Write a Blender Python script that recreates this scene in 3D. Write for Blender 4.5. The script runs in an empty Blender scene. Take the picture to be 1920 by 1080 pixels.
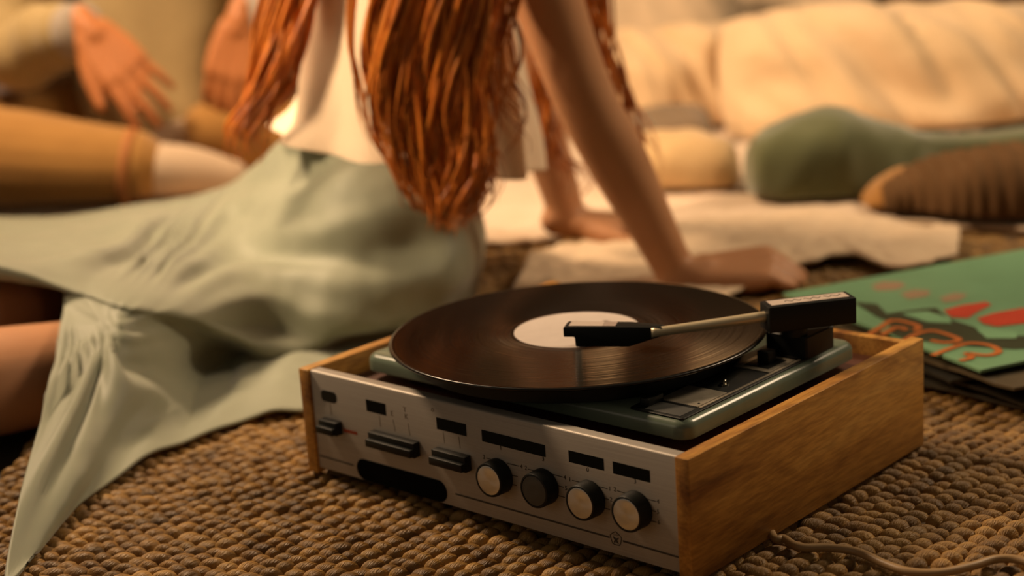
import bpy, bmesh, math, random
import numpy as np
from mathutils import Vector, Matrix, noise
R = random.Random(7)

# ------------------------------------------------------------------ camera
FPX = 3002.9
CAM = np.array([0.9803, -0.7917, 0.4672])
YAW, PITCH, ROLL = -0.7515, -0.2531, -0.0681
def _rot(y, p, r):
    f = np.array([math.sin(y)*math.cos(p), math.cos(y)*math.cos(p), math.sin(p)])
    rt = np.array([math.cos(y), -math.sin(y), 0.0]); up = np.cross(rt, f)
    c, s = math.cos(r), math.sin(r)
    return np.array([c*rt+s*up, -s*rt+c*up, f])
RM = _rot(YAW, PITCH, ROLL)
FH = np.array([math.sin(YAW), math.cos(YAW), 0.0])     # horizontal forward
RH = np.array([math.cos(YAW), -math.sin(YAW), 0.0])    # horizontal right
cam_d = bpy.data.cameras.new('camera'); cam = bpy.data.objects.new('camera', cam_d)
bpy.context.scene.collection.objects.link(cam); bpy.context.scene.camera = cam
M = Matrix([[RM[0][i], RM[1][i], -RM[2][i], CAM[i]] for i in range(3)] + [[0, 0, 0, 1]])
cam.matrix_world = M
cam_d.sensor_width = 36.0; cam_d.lens = FPX/1920*36; cam_d.clip_start = 0.05
cam_d.dof.use_dof = True; cam_d.dof.focus_distance = 1.135; cam_d.dof.aperture_fstop = 3.4

# ------------------------------------------------------------------ world, lights, exposure
sc = bpy.context.scene
sc.view_settings.view_transform = 'Standard'; sc.view_settings.look = 'None'
sc.view_settings.gamma = 1.0; sc.view_settings.exposure = 0.0
sc.view_settings.use_curve_mapping = False
w = bpy.data.worlds.new('world'); sc.world = w; w.use_nodes = True
w.node_tree.nodes['Background'].inputs[0].default_value = (1.0, 0.80, 0.56, 1)
w.node_tree.nodes['Background'].inputs[1].default_value = 0.085
def AB(a, b, z):                       # camera-aligned ground frame -> world
    return np.array([CAM[0], CAM[1], 0.0]) + a*RH + b*FH + np.array([0, 0, z])
def area(name, pos, target, size, power, col):
    d = bpy.data.lights.new(name, 'AREA'); d.energy = power; d.color = col; d.shape = 'DISK'; d.size = size
    o = bpy.data.objects.new(name, d); sc.collection.objects.link(o)
    o.location = pos; v = Vector(target)-Vector(pos); o.rotation_euler = v.to_track_quat('-Z', 'Y').to_euler()
    return o
area('key_lamp', AB(-1.15, 2.2, 1.75), AB(0.35, 2.4, 0.0), 0.5, 74, (1.0, 0.69, 0.42))
area('window_light', AB(1.6, 1.9, 1.5), AB(0.1, 1.4, 0.05), 0.7, 26, (1.0, 0.74, 0.48))
fill = area('narrow_fill', AB(-1.35, 1.15, 1.15), AB(-0.12, 1.78, 0.42), 0.22, 3.4, (1.0, 0.70, 0.43))  # added light to brighten the woman, no such lamp known
fill.data.spread = math.radians(46)  # narrowed so the player stays dim
area('side_lamp', AB(-1.5, 0.4, 0.7), AB(0.0, 1.3, 0.1), 0.8, 0.9, (1.0, 0.78, 0.58))

# ------------------------------------------------------------------ helpers
def ray(u, v):
    return np.array([(u-960)/FPX, -(v-540)/FPX, 1.0]) @ RM
def Q(u, v, b):                        # point on the pixel's ray at horizontal distance b
    d = ray(u, v); return CAM + d*(b/(d@FH))
def G(u, v, z=0.0):                    # point on the pixel's ray at height z
    d = ray(u, v); return CAM + d*((z-CAM[2])/d[2])
def FX(u, v, y=0.0):                   # (x, z) on the player's front plane
    d = ray(u, v); P = CAM + d*((y-CAM[1])/d[1]); return P[0], P[2]
C = sc.collection.objects
ZERO = np.zeros(3)
ORG = {}
def thing(name, label, cat, loc, group=None):
    o = bpy.data.objects.new(name, None); C.link(o); o.location = [float(x) for x in loc]
    o.empty_display_size = 0.05
    ORG[o.name] = np.array(loc, float); o['label'] = label; o['category'] = cat
    if group: o['group'] = group
    return o
def tag(o, label, cat, group=None):
    o['label'] = label; o['category'] = cat
    if group: o['group'] = group
    return o
def org_of(o):
    while o is not None:
        if o.name in ORG: return ORG[o.name]
        o = o.parent
    return ZERO
def build(name, V, F, mat, parent=None, smooth=True, origin=None, label=None):
    V = np.asarray(V, float).reshape(-1, 3)
    if parent is not None: o0 = org_of(parent)
    elif origin is not None: o0 = np.asarray(origin, float)
    else: o0 = ZERO
    me = bpy.data.meshes.new(name)
    if isinstance(F, np.ndarray):
        n, k = F.shape
        me.vertices.add(len(V)); me.vertices.foreach_set('co', (V-o0).astype(np.float32).ravel())
        me.loops.add(n*k); me.loops.foreach_set('vertex_index', F.astype(np.int32).ravel())
        me.polygons.add(n); me.polygons.foreach_set('loop_start', np.arange(0, n*k, k, dtype=np.int32))
        me.update(calc_edges=True)
    else:
        me.from_pydata((V-o0).tolist(), [], [list(f) for f in F])
    if smooth: me.polygons.foreach_set('use_smooth', [True]*len(me.polygons))
    me.materials.append(mat); me.update()
    o = bpy.data.objects.new(name, me); C.link(o)
    if parent is not None: o.parent = parent
    else:
        o.location = o0.tolist()
        ORG[o.name] = o0
    if label: o['label'] = label
    return o
class MB:
    def __init__(s): s.V = []; s.F = []
    def add(s, V, F):
        n = len(s.V); s.V += [tuple(map(float, v)) for v in V]; s.F += [tuple(i+n for i in f) for f in F]; return s
    def build(s, name, mat, parent=None, **k): return build(name, s.V, s.F, mat, parent, **k)
def bm_build(name, bm, mat, parent=None, smooth=True, origin=None, label=None):
    bmesh.ops.recalc_face_normals(bm, faces=bm.faces)
    bm.verts.index_update()
    V = [tuple(v.co) for v in bm.verts]; F = [[v.index for v in f.verts] for f in bm.faces]; bm.free()
    o = build(name, V, F, mat, parent, smooth, origin, label)
    if smooth: o.data.set_sharp_from_angle(angle=math.radians(42))
    return o
def box(name, lo, hi, mat, parent=None, bev=0.001, seg=2, rotz=0.0, **k):
    bm = bmesh.new(); bmesh.ops.create_cube(bm, size=1)
    lo = Vector(lo); hi = Vector(hi)
    for v in bm.verts: v.co = Vector((lo[i]+(v.co[i]+.5)*(hi[i]-lo[i]) for i in range(3)))
    if bev: bmesh.ops.bevel(bm, geom=bm.edges[:], offset=bev, segments=seg, affect='EDGES', profile=0.5)
    if rotz:
        c = (lo+hi)/2
        bmesh.ops.rotate(bm, verts=bm.verts, cent=c, matrix=Matrix.Rotation(rotz, 3, 'Z'))
    return bm_build(name, bm, mat, parent, **k)
def extrude_poly(name, poly, vec, mat, parent=None, bev=0.0, seg=2, smooth=True, **k):
    bm = bmesh.new(); vs = [bm.verts.new(p) for p in poly]; f = bm.faces.new(vs)
    r = bmesh.ops.extrude_face_region(bm, geom=[f])
    for v in r['geom']:
        if isinstance(v, bmesh.types.BMVert): v.co += Vector(vec)
    bmesh.ops.recalc_face_normals(bm, faces=bm.faces)
    if bev: bmesh.ops.bevel(bm, geom=[e for e in bm.edges if e.calc_face_angle(0) > 0.6], offset=bev, segments=seg, affect='EDGES', profile=0.5)
    return bm_build(name, bm, mat, parent, smooth, **k)
def lathe(profile, centre, axis='z', n=64):       # profile: (r, h) list, open ended ends close when r == 0
    V = []; F = []
    c = np.array(centre, float)
    for (r, h) in profile:
        for i in range(n):
            t = 2*math.pi*i/n
            if axis == 'z': V.append(c+[r*math.cos(t), r*math.sin(t), h])
            else: V.append(c+[r*math.cos(t), -h, r*math.sin(t)])      # 'y': h runs towards -y
    m = len(profile)
    for j in range(m-1):
        for i in range(n):
            i2 = (i+1) % n; F.append((j*n+i, j*n+i2, (j+1)*n+i2, (j+1)*n+i))
    F.append(tuple(range(n-1, -1, -1))); F.append(tuple((m-1)*n+i for i in range(n)))
    return V, F
def lathe_obj(name, profile, centre, mat, parent=None, axis='z', n=64, **k):
    V, F = lathe(profile, centre, axis, n)
    bm = bmesh.new(); vs = [bm.verts.new(v) for v in V]
    for f in F: bm.faces.new([vs[i] for i in f])
    return bm_build(name, bm, mat, parent, True, **k)
def crom(P, n, closed=False):          # Catmull-Rom resample of control rows (k, d) -> (n, d)
    P = np.asarray(P, float); k = len(P)
    t = np.linspace(0, k-1, n); i = np.clip(np.floor(t).astype(int), 0, k-2); f = (t-i)
    f = f.reshape((-1,)+(1,)*(P.ndim-1))
    p0 = P[np.clip(i-1, 0, k-1)]; p1 = P[i]; p2 = P[i+1]; p3 = P[np.clip(i+2, 0, k-1)]
    p0 = np.where((i == 0).reshape(f.shape), 2*p1-p2, p0); p3 = np.where((i == k-2).reshape(f.shape), 2*p2-p1, p3)
    return .5*((2*p1)+(-p0+p2)*f+(2*p0-5*p1+4*p2-p3)*f**2+(-p0+3*p1-3*p2+p3)*f**3)
def tube(pts, rad, n=8, caps=True, flat=None):
    P = np.asarray(pts, float); m = len(P); rad = np.broadcast_to(np.asarray(rad, float), (m,))
    T = np.gradient(P, axis=0); T /= np.linalg.norm(T, axis=1, keepdims=True)+1e-12
    ref = np.array([0.13, 0.27, 1.0]); 
    if abs(T[0]@ref)/np.linalg.norm(ref) > .95: ref = np.array([1.0, .2, .1])
    N = np.cross(T[0], ref); N /= np.linalg.norm(N)
    V = []
    for i in range(m):
        N = N-(N@T[i])*T[i]; N /= np.linalg.norm(N)+1e-12; B = np.cross(T[i], N)
        a = np.arange(n)*2*math.pi/n
        V.append(P[i]+rad[i]*(np.cos(a)[:, None]*N+np.sin(a)[:, None]*B))
    V = np.concatenate(V); F = []
    for j in range(m-1):
        for i in range(n):
            i2 = (i+1) % n; F.append((j*n+i, j*n+i2, (j+1)*n+i2, (j+1)*n+i))
    if caps: F.append(tuple(range(n-1, -1, -1))); F.append(tuple((m-1)*n+i for i in range(n)))
    return V, F
def capsule(pts, rad, n=12):           # rounded tapered limb
    P = np.asarray(pts, float); k = max(8, 4*len(P))
    r = crom(np.asarray(rad, float)[:, None], k)[:, 0]; P = crom(P, k)
    d0 = P[0]-P[1]; d0 /= np.linalg.norm(d0); d1 = P[-1]-P[-2]; d1 /= np.linalg.norm(d1)
    a = [.97, .75, .4]
    pre = [P[0]+d0*r[0]*x for x in a]; prr = [r[0]*math.sqrt(max(.02, 1-x*x)) for x in a]
    post = [P[-1]+d1*r[-1]*x for x in a[::-1]]; por = [r[-1]*math.sqrt(max(.02, 1-x*x)) for x in a[::-1]]
    return tube(np.array(pre+list(P)+post), np.array(prr+list(r)+por), n)
def ellipsoid(c, ax, n=16):            # ax: 3x3 rows = half axes
    V = []; F = []; ax = np.asarray(ax, float); c = np.asarray(c, float)
    m = n//2
    for j in range(1, m):
        th = math.pi*j/m
        for i in range(n):
            p = 2*math.pi*i/n
            V.append(c+math.sin(th)*math.cos(p)*ax[0]+math.sin(th)*math.sin(p)*ax[1]+math.cos(th)*ax[2])
    t = len(V); V.append(c+ax[2]); V.append(c-ax[2])
    for j in range(m-2):
        for i in range(n):
            i2 = (i+1) % n; F.append((j*n+i, (j+1)*n+i, (j+1)*n+i2, j*n+i2))
    for i in range(n):
        i2 = (i+1) % n; F.append((t, i, i2)); F.append((t+1, (m-2)*n+i2, (m-2)*n+i))
    return V, F
def nz(p, s, o=0.0): return noise.noise(Vector((p[0]*s+o, p[1]*s+o*1.7, p[2]*s-o)))
def grid_faces(nu, nv, wrap=False):
    F = []
    for j in range(nv-1):
        for i in range(nu if wrap else nu-1):
            i2 = (i+1) % nu; F.append((j*nu+i, j*nu+i2, (j+1)*nu+i2, (j+1)*nu+i))
    return F
def patch_obj(name, ctrl, nu, nv, mat, parent=None, thick=0.002, disp=None, **k):
    P = np.asarray(ctrl, float)                     # rows (v) x cols (u) x 3
    P = crom(P, nv); P = crom(P.transpose(1, 0, 2), nu).transpose(1, 0, 2)
    if disp is not None:
        du = np.gradient(P, axis=1); dv = np.gradient(P, axis=0); N = np.cross(du, dv)
        N /= np.linalg.norm(N, axis=2, keepdims=True)+1e-12
        for j in range(nv):
            for i in range(nu): P[j, i] += N[j, i]*disp(i/(nu-1), j/(nv-1), P[j, i])
    o = build(name, P.reshape(-1, 3), grid_faces(nu, nv), mat, parent, True, **k)
    if thick:
        m = o.modifiers.new('thickness', 'SOLIDIFY'); m.thickness = thick; m.offset = 0
    return o
def text_obj(body, size, pos, mat, parent, name='numeral', plane='y', rot=0.0, font_shear=0.0, extr=0.0001):
    cu = bpy.data.curves.new('t', 'FONT'); cu.body = body; cu.size = size; cu.align_x = 'CENTER'; cu.align_y = 'CENTER'
    cu.extrude = extr; cu.resolution_u = 3; cu.shear = font_shear; cu.offset = 0.0
    o = bpy.data.objects.new('t', cu); C.link(o)
    bpy.context.view_layer.update()
    me = o.evaluated_get(bpy.context.evaluated_depsgraph_get()).to_mesh()
    V = np.array([v.co[:] for v in me.vertices]).reshape(-1, 3); F = [list(p.vertices) for p in me.polygons]
    o.evaluated_get(bpy.context.evaluated_depsgraph_get()).to_mesh_clear()
    bpy.data.objects.remove(o); bpy.data.curves.remove(cu)
    c, s = math.cos(rot), math.sin(rot)
    X = V[:, 0]*c-V[:, 1]*s; Y = V[:, 0]*s+V[:, 1]*c
    if plane == 'y': W = np.c_[X, -V[:, 2], Y]
    else: W = np.c_[X, Y, V[:, 2]]
    return build(name, W+np.asarray(pos, float), F, mat, parent, False)

# ------------------------------------------------------------------ materials
def mat(name, col, rough=.6, metal=0.0, spec=.5, **k):
    m = bpy.data.materials.new(name); m.use_nodes = True; n = m.node_tree.nodes; l = m.node_tree.links
    b = n['Principled BSDF']; b.inputs['Base Color'].default_value = (*col, 1); b.inputs['Roughness'].default_value = rough
    b.inputs['Metallic'].default_value = metal; b.inputs['Specular IOR Level'].default_value = spec
    for kk, vv in k.items(): b.inputs[kk].default_value = vv
    return m, n, l, b
def coords(n, l, scale=(1, 1, 1), rot=(0, 0, 0)):
    tc = n.new('ShaderNodeTexCoord'); mp = n.new('ShaderNodeMapping')
    mp.inputs['Scale'].default_value = scale; mp.inputs['Rotation'].default_value = rot
    l.new(tc.outputs['Object'], mp.inputs[0]); return mp.outputs[0]
def noise_col(n, l, b, vec, cols, scale=5, detail=6, stops=None, rough=.6, dist=0):
    t = n.new('ShaderNodeTexNoise'); t.inputs['Scale'].default_value = scale; t.inputs['Detail'].default_value = detail
    t.inputs['Roughness'].default_value = rough; t.inputs['Distortion'].default_value = dist
    l.new(vec, t.inputs['Vector']); r = n.new('ShaderNodeValToRGB'); e = r.color_ramp.elements
    stops = stops or [0.3+0.4*i/(len(cols)-1) for i in range(len(cols))]
    while len(e) < len(cols): e.new(.5)
    for i, c in enumerate(cols): e[i].position = stops[i]; e[i].color = (*c, 1)
    l.new(t.outputs['Fac'], r.inputs[0])
    if b is not None: l.new(r.outputs[0], b.inputs['Base Color'])
    return t, r
def bump(n, l, b, src, strength=.3, dist=.001):
    bp = n.new('ShaderNodeBump'); bp.inputs['Strength'].default_value = strength; bp.inputs['Distance'].default_value = dist
    l.new(src, bp.inputs['Height']); l.new(bp.outputs[0], b.inputs['Normal']); return bp
def fabric(name, c1, c2, rough=.85, scale=700, sheen=.2, big=9):
    m, n, l, b = mat(name, c1, rough, spec=.2); v = coords(n, l)
    noise_col(n, l, b, v, [c2, c1], scale=big, detail=4)
    wv = n.new('ShaderNodeTexNoise'); wv.inputs['Scale'].default_value = scale; l.new(v, wv.inputs['Vector'])
    bump(n, l, b, wv.outputs['Fac'], .25, .0008); b.inputs['Sheen Weight'].default_value = sheen
    return m
def wood(name, cols, axis_scale, scale=7, rough=.45, stops=None, blotch=False):
    m, n, l, b = mat(name, cols[0], rough); v = coords(n, l, axis_scale)
    t, r = noise_col(n, l, None, v, cols, scale=scale, detail=9, rough=.68, dist=.5, stops=stops)
    v2 = coords(n, l, tuple(s*7 for s in axis_scale)); g = n.new('ShaderNodeTexNoise'); g.inputs['Scale'].default_value = scale*2; g.inputs['Detail'].default_value = 6
    l.new(v2, g.inputs['Vector'])
    mx = n.new('ShaderNodeMix'); mx.data_type = 'RGBA'; mx.blend_type = 'MULTIPLY'; mx.inputs[0].default_value = .55
    rr = n.new('ShaderNodeValToRGB'); rr.color_ramp.elements[0].position = .35; rr.color_ramp.elements[1].position = .62
    rr.color_ramp.elements[0].color = (.45, .4, .35, 1); rr.color_ramp.elements[1].color = (1, 1, 1, 1)
    l.new(g.outputs['Fac'], rr.inputs[0]); l.new(r.outputs[0], mx.inputs[6]); l.new(rr.outputs[0], mx.inputs[7]); l.new(mx.outputs[2], b.inputs['Base Color'])
    bump(n, l, b, g.outputs['Fac'], .15, .0004)
    if blotch:
        q = n.new('ShaderNodeTexNoise'); q.inputs['Scale'].default_value = 9; q.inputs['Detail'].default_value = 5; q.inputs['Distortion'].default_value = 1.2
        l.new(coords(n, l, (2, .8, 2.2)), q.inputs['Vector']); r2 = n.new('ShaderNodeValToRGB')
        e = r2.color_ramp.elements; e[0].position = .33; e[0].color = (.42, .30, .22, 1); e[1].position = .52; e[1].color = (1, 1, 1, 1)
        m2 = n.new('ShaderNodeMix'); m2.data_type = 'RGBA'; m2.blend_type = 'MULTIPLY'; m2.inputs[0].default_value = .9
        l.new(q.outputs['Fac'], r2.inputs[0]); l.new(mx.outputs[2], m2.inputs[6]); l.new(r2.outputs[0], m2.inputs[7]); l.new(m2.outputs[2], b.inputs['Base Color'])
    return m
M_wood = wood('walnut_veneer', [(.15, .06, .014), (.36, .165, .032), (.50, .25, .05), (.56, .31, .075)], (5, .75, 6.5), scale=5.0, stops=[.30, .43, .56, .7], blotch=True)
M_wood_edge = wood('veneer_edge', [(.25, .11, .035), (.36, .17, .055)], (6, 1, 6))
M_mahogany = wood('dark_plinth_wood', [(.055, .016, .007), (.10, .03, .012)], (1, 5, 5), rough=.5)
def brushed():
    m, n, l, b = mat('brushed_aluminium', (.62, .56, .47), .5, .35); v = coords(n, l, (4, 60, 500))
    t, r = noise_col(n, l, b, v, [(.30, .27, .235), (.37, .335, .29)], scale=3, detail=5)
    bump(n, l, b, t.outputs['Fac'], .05, .0003)
    return m
M_alu = brushed()
M_black = mat('black_plastic', (.005, .006, .005), .48, spec=.28)[0]
M_blackmatte = mat('black_print', (.005, .006, .004), .8, spec=.15)[0]
M_ink = mat('dark_ink', (.03, .025, .018), .6)[0]
M_fadedink = mat('faded_ink', (.16, .13, .095), .6)[0]
M_red = mat('red_paint', (.30, .05, .02), .5)[0]
M_cavity = mat('painted_cavity_dark', (.003, .003, .0025), .9, spec=.05)[0]  # darkness of a hollow put into the colour
def knobcap(name, col, metal, aniso):
    m, n, l, b = mat(name, col, .28, metal); b.inputs['Anisotropic'].default_value = aniso
    t = n.new('ShaderNodeTangent'); t.direction_type = 'RADIAL'; t.axis = 'Y'; l.new(t.outputs[0], b.inputs['Tangent'])
    return m
M_cap = knobcap('turned_aluminium', (.70, .72, .72), .85, .85)
M_capdull = mat('dull_grey_plastic', (.055, .055, .05), .5)[0]
def green_paint():
    m, n, l, b = mat('grey_green_enamel', (.13, .17, .125), .22); v = coords(n, l)
    noise_col(n, l, b, v, [(.105, .14, .10), (.15, .19, .14)], scale=18, detail=8)
    return m
M_deck = green_paint()
M_silver = None
def silver():
    m, n, l, b = mat('satin_metal', (.45, .40, .31), .4, .6); v = coords(n, l, (20, 20, 20))
    noise_col(n, l, b, v, [(.34, .30, .23), (.47, .42, .33)], scale=6, detail=7); return m
M_silver = silver()
M_tube = mat('ivory_metal', (.62, .52, .34), .35, .35)[0]
M_strip = mat('grey_strip', (.48, .40, .34), .5)[0]
M_chrome = mat('chrome', (.7, .64, .52), .2, 1.0)[0]
M_rubber = mat('black_rubber', (.01, .01, .009), .7)[0]
def vinyl():
    m, n, l, b = mat('grooved_vinyl', (.006, .005, .0035), .2, 0, .32); b.inputs['Anisotropic'].default_value = .55
    t = n.new('ShaderNodeTangent'); t.direction_type = 'RADIAL'; t.axis = 'Z'; l.new(t.outputs[0], b.inputs['Tangent'])
    tc = n.new('ShaderNodeTexCoord'); ln = n.new('ShaderNodeVectorMath'); ln.operation = 'LENGTH'
    mp = n.new('ShaderNodeMapping'); mp.inputs['Scale'].default_value = (1, 1, 0); l.new(tc.outputs['Object'], mp.inputs[0]); l.new(mp.outputs[0], ln.inputs[0])
    ns = n.new('ShaderNodeTexNoise'); ns.noise_dimensions = '1D'; ns.inputs['Scale'].default_value = 420; ns.inputs['Detail'].default_value = 4
    l.new(ln.outputs['Value'], ns.inputs['W'])
    mr = n.new('ShaderNodeMapRange'); mr.inputs['From Min'].default_value = .3; mr.inputs['From Max'].default_value = .7; mr.inputs['To Min'].default_value = .10; mr.inputs['To Max'].default_value = .26
    l.new(ns.outputs['Fac'], mr.inputs[0]); l.new(mr.outputs[0], b.inputs['Roughness'])
    bump(n, l, b, ns.outputs['Fac'], .12, .0004)
    return m
M_vinyl = vinyl()
M_vinylsmooth = mat('smooth_vinyl', (.012, .01, .007), .12, 0, .7)[0]
def paper(name, c, c2, sc_=60):
    m, n, l, b = mat(name, c, .7, spec=.3); noise_col(n, l, b, coords(n, l), [c2, c], scale=sc_, detail=5); return m
M_label = paper('record_label_paper', (.52, .45, .40), (.47, .405, .36))
M_labelink = mat('label_ink', (.36, .29, .25), .7)[0]
def jute():
    m, n, l, b = mat('jute_fibre', (.33, .19, .06), .48, spec=.45); 
    v = coords(n, l)
    t, r = noise_col(n, l, None, v, [(.14, .066, .012), (.29, .155, .035), (.45, .262, .072)], scale=38, detail=7, stops=[.3, .5, .72])
    at = n.new('ShaderNodeAttribute'); at.attribute_name = 'tone'
    mx = n.new('ShaderNodeMix'); mx.data_type = 'RGBA'; mx.blend_type = 'MULTIPLY'; mx.inputs[0].default_value = 1
    l.new(r.outputs[0], mx.inputs[6]); l.new(at.outputs['Color'], mx.inputs[7]); l.new(mx.outputs[2], b.inputs['Base Color'])
    f = n.new('ShaderNodeTexNoise'); f.inputs['Scale'].default_value = 300; f.inputs['Detail'].default_value = 4
    l.new(coords(n, l, (4, .35, 1.5), (0, 0, .78)), f.inputs['Vector']); bump(n, l, b, f.outputs['Fac'], .8, .002)
    return m
M_jute = jute()
M_backing = fabric('jute_backing', (.10, .055, .02), (.07, .04, .015))
M_cord = mat('beige_cord', (.30, .19, .085), .45)[0]
def floor_mat():
    m, n, l, b = mat('dark_floorboards', (.022, .018, .011), .55); noise_col(n, l, b, coords(n, l, (6, .6, 1)), [(.014, .012, .008), (.03, .022, .013)], scale=5, detail=7); return m
M_floor = floor_mat()
M_wall = wood('brown_wall', [(.10, .05, .018), (.15, .08, .03)], (1, 1, .6), scale=3)
M_cream = fabric('cream_linen', (.66, .47, .28), (.58, .41, .23))
M_cream2 = fabric('pale_linen', (.68, .52, .35), (.60, .45, .29))
M_tan = fabric('tan_cotton', (.52, .35, .17), (.44, .29, .13))
M_green = fabric('moss_green_velvet', (.115, .125, .05), (.085, .095, .036), sheen=.5)
M_ochre = fabric('ochre_cloth', (.34, .16, .035), (.28, .13, .028))
M_blanket = fabric('woolly_cream_blanket', (.62, .48, .35), (.52, .39, .26), scale=120, big=30)
M_mat = fabric('straw_mat', (.42, .25, .09), (.34, .19, .06), scale=200, big=40)
M_gap_dark = fabric('umber_gap_dark', (.20, .135, .08), (.16, .11, .065))  # dark of the gap behind the bolster, put into the colour
M_greyp = fabric('mauve_grey_cloth', (.17, .13, .12), (.14, .105, .10))
def corduroy():
    m, n, l, b = mat('brown_corduroy', (.115, .06, .024), .9, spec=.15); noise_col(n, l, b, coords(n, l), [(.09, .048, .018), (.13, .068, .028)], scale=20); return m
M_cord_brown = corduroy()
def skin(name, c, c2):
    m, n, l, b = mat(name, c, .5, spec=.35); noise_col(n, l, b, coords(n, l), [c2, c], scale=14, detail=5)
    b.inputs['Subsurface Weight'].default_value = .08; b.inputs['Subsurface Radius'].default_value = (.01, .004, .002); return m
M_skinw = skin('fair_skin', (.50, .25, .125), (.45, .215, .10))
M_skinm = skin('tanned_skin', (.46, .17, .055), (.40, .145, .045))
M_blouse = fabric('ivory_blouse', (.78, .64, .46), (.72, .58, .41), rough=.7)
def satin():
    m, n, l, b = mat('mint_satin', (.22, .24, .165), .56, spec=.35); noise_col(n, l, b, coords(n, l), [(.20, .218, .148), (.245, .26, .185)], scale=7, detail=3)
    b.inputs['Sheen Weight'].default_value = .3
    return m
M_skirt = satin()
def hair_mat(name, a, c, d):
    m, n, l, b = mat(name, c, .36, spec=.5)
    t, r = noise_col(n, l, None, coords(n, l, (60, 60, 5)), [a, c, d], scale=2.2, detail=5, stops=[.3, .52, .75])
    at = n.new('ShaderNodeAttribute'); at.attribute_name = 'tone'
    mx = n.new('ShaderNodeMix'); mx.data_type = 'RGBA'; mx.blend_type = 'MULTIPLY'; mx.inputs[0].default_value = 1
    l.new(r.outputs[0], mx.inputs[6]); l.new(at.outputs['Color'], mx.inputs[7]); l.new(mx.outputs[2], b.inputs['Base Color'])
    return m
M_hair = hair_mat('copper_hair', (.26, .055, .006), (.55, .16, .016), (.75, .27, .035))
M_hair2 = mat('brown_hair', (.05, .025, .012), .5)[0]
M_shirt = fabric('khaki_shirt', (.36, .26, .12), (.30, .215, .095))
M_cuff = fabric('grey_cuff', (.33, .27, .21), (.28, .23, .18))
M_mustard = fabric('mustard_trousers', (.33, .165, .038), (.27, .13, .028))
M_sock = fabric('cream_sock', (.50, .37, .25), (.44, .32, .21))
M_eye = mat('eye_white', (.7, .66, .6), .25)[0]
M_iris = mat('iris', (.05, .03, .015), .2)[0]
M_lip = mat('lip', (.42, .12, .09), .45)[0]

# ------------------------------------------------------------------ the setting
def struct(o): o['kind'] = 'structure'; return o
FZ = -0.013
fl = [AB(-4, -1.5, FZ), AB(4, -1.5, FZ), AB(4, 4.6, FZ), AB(-4, 4.6, FZ)]
struct(extrude_poly('floor', [tuple(p) for p in fl], (0, 0, -.05), M_floor, smooth=False))
wl = [AB(-4, 4.4, FZ), AB(4, 4.4, FZ), AB(4, 4.5, FZ), AB(-4, 4.5, FZ)]
struct(extrude_poly('wall_back', [tuple(p) for p in wl], (0, 0, 2.6), M_wall, smooth=False))

# ------------------------------------------------------------------ jute rug: oval, one braided cord per row
rug = thing('jute_rug', 'oval braided jute rug of knotted cords under the record player', 'rug', (.45, .55, FZ))
EX, EY, EA, EB = .45, .55, .95, 1.0
th = np.linspace(0, 2*math.pi, 96, endpoint=False)
extrude_poly('backing', [(EX+(EA-.012)*math.cos(t), EY+(EB-.012)*math.sin(t), FZ+.0005) for t in th], (0, 0, .005), M_backing, rug, smooth=False)
RC = np.array([2.6, .15]); PITCHR = .0136; BL = .0128
nseg = 8
bead_ring = [(1.0, -.15), (.94, .35), (.72, .72), (.36, .95)]
bt = np.arange(nseg)*2*math.pi/nseg
BV = [(rr*math.cos(a), rr*math.sin(a), zz) for rr, zz in bead_ring for a in bt]+[(0, 0, 1.0)]
BV = np.array(BV)
BF = []
for j in range(3):
    for i in range(nseg):
        a, b_ = j*nseg+i, j*nseg+(i+1) % nseg; c_, d_ = a+nseg, b_+nseg
        BF += [(a, b_, d_), (a, d_, c_)]
for i in range(nseg): BF.append((3*nseg+i, 3*nseg+(i+1) % nseg, 4*nseg))
BF = np.array(BF)
rr = np.random.RandomState(3)
row_r = np.arange(RC[0]-1.40, RC[0]+.52, PITCHR)
for ri, r in enumerate(row_r):
    ang = np.arange(-1.2, 1.2, BL/r)+rr.rand()*BL/r
    px = RC[0]-r*np.cos(ang); py = RC[1]+r*np.sin(ang)
    ok = ((px-EX)/EA)**2+((py-EY)/EB)**2 < 1
    ang, px, py = ang[ok], px[ok], py[ok]
    n = len(ang)
    if n < 3: continue
    sx = .0060*(1+.14*rr.randn(n)); sy = .0098*(1+.12*rr.randn(n)); sz = .0078*(1+.10*rr.randn(n))
    tw = -.72+.16*rr.randn(n)
    wob = .0011*np.sin(np.arange(n)*.21+ri*1.3)
    radial = np.c_[-np.cos(ang), np.sin(ang)]; tang = np.c_[np.sin(ang), np.cos(ang)]
    px = px+radial[:, 0]*(wob+.0006*rr.randn(n)); py = py+radial[:, 1]*(wob+.0006*rr.randn(n))
    # bead axes: long axis twisted from the tangent
    la = tang*np.cos(tw)[:, None]+radial*np.sin(tw)[:, None]
    sa = np.c_[la[:, 1], -la[:, 0]]
    X = BV[None, :, 0]*sx[:, None]; Y = BV[None, :, 1]*sy[:, None]; Z = BV[None, :, 2]*sz[:, None]
    hz = -.0078+.0007*rr.randn(n)
    tilt = .25
    V = np.stack([px[:, None]+X*sa[:, None, 0]+Y*la[:, None, 0], py[:, None]+X*sa[:, None, 1]+Y*la[:, None, 1], hz[:, None]+Z], 2)
    V[:, :, 2] = np.minimum(V[:, :, 2], .0012)
    F = (BF[None]+(np.arange(n)*len(BV))[:, None, None]).reshape(-1, 3)
    o = build('braid_row', V.reshape(-1, 3), F, M_jute, rug)
    ca = o.data.color_attributes.new('tone', 'FLOAT_COLOR', 'POINT')
    tone = np.clip(.86+.14*rr.randn(n), .4, 1.3)
    col = np.repeat(np.c_[tone, tone, tone, np.ones(n)], len(BV), 0)
    ca.data.foreach_set('color', col.astype(np.float32).ravel())

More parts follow.
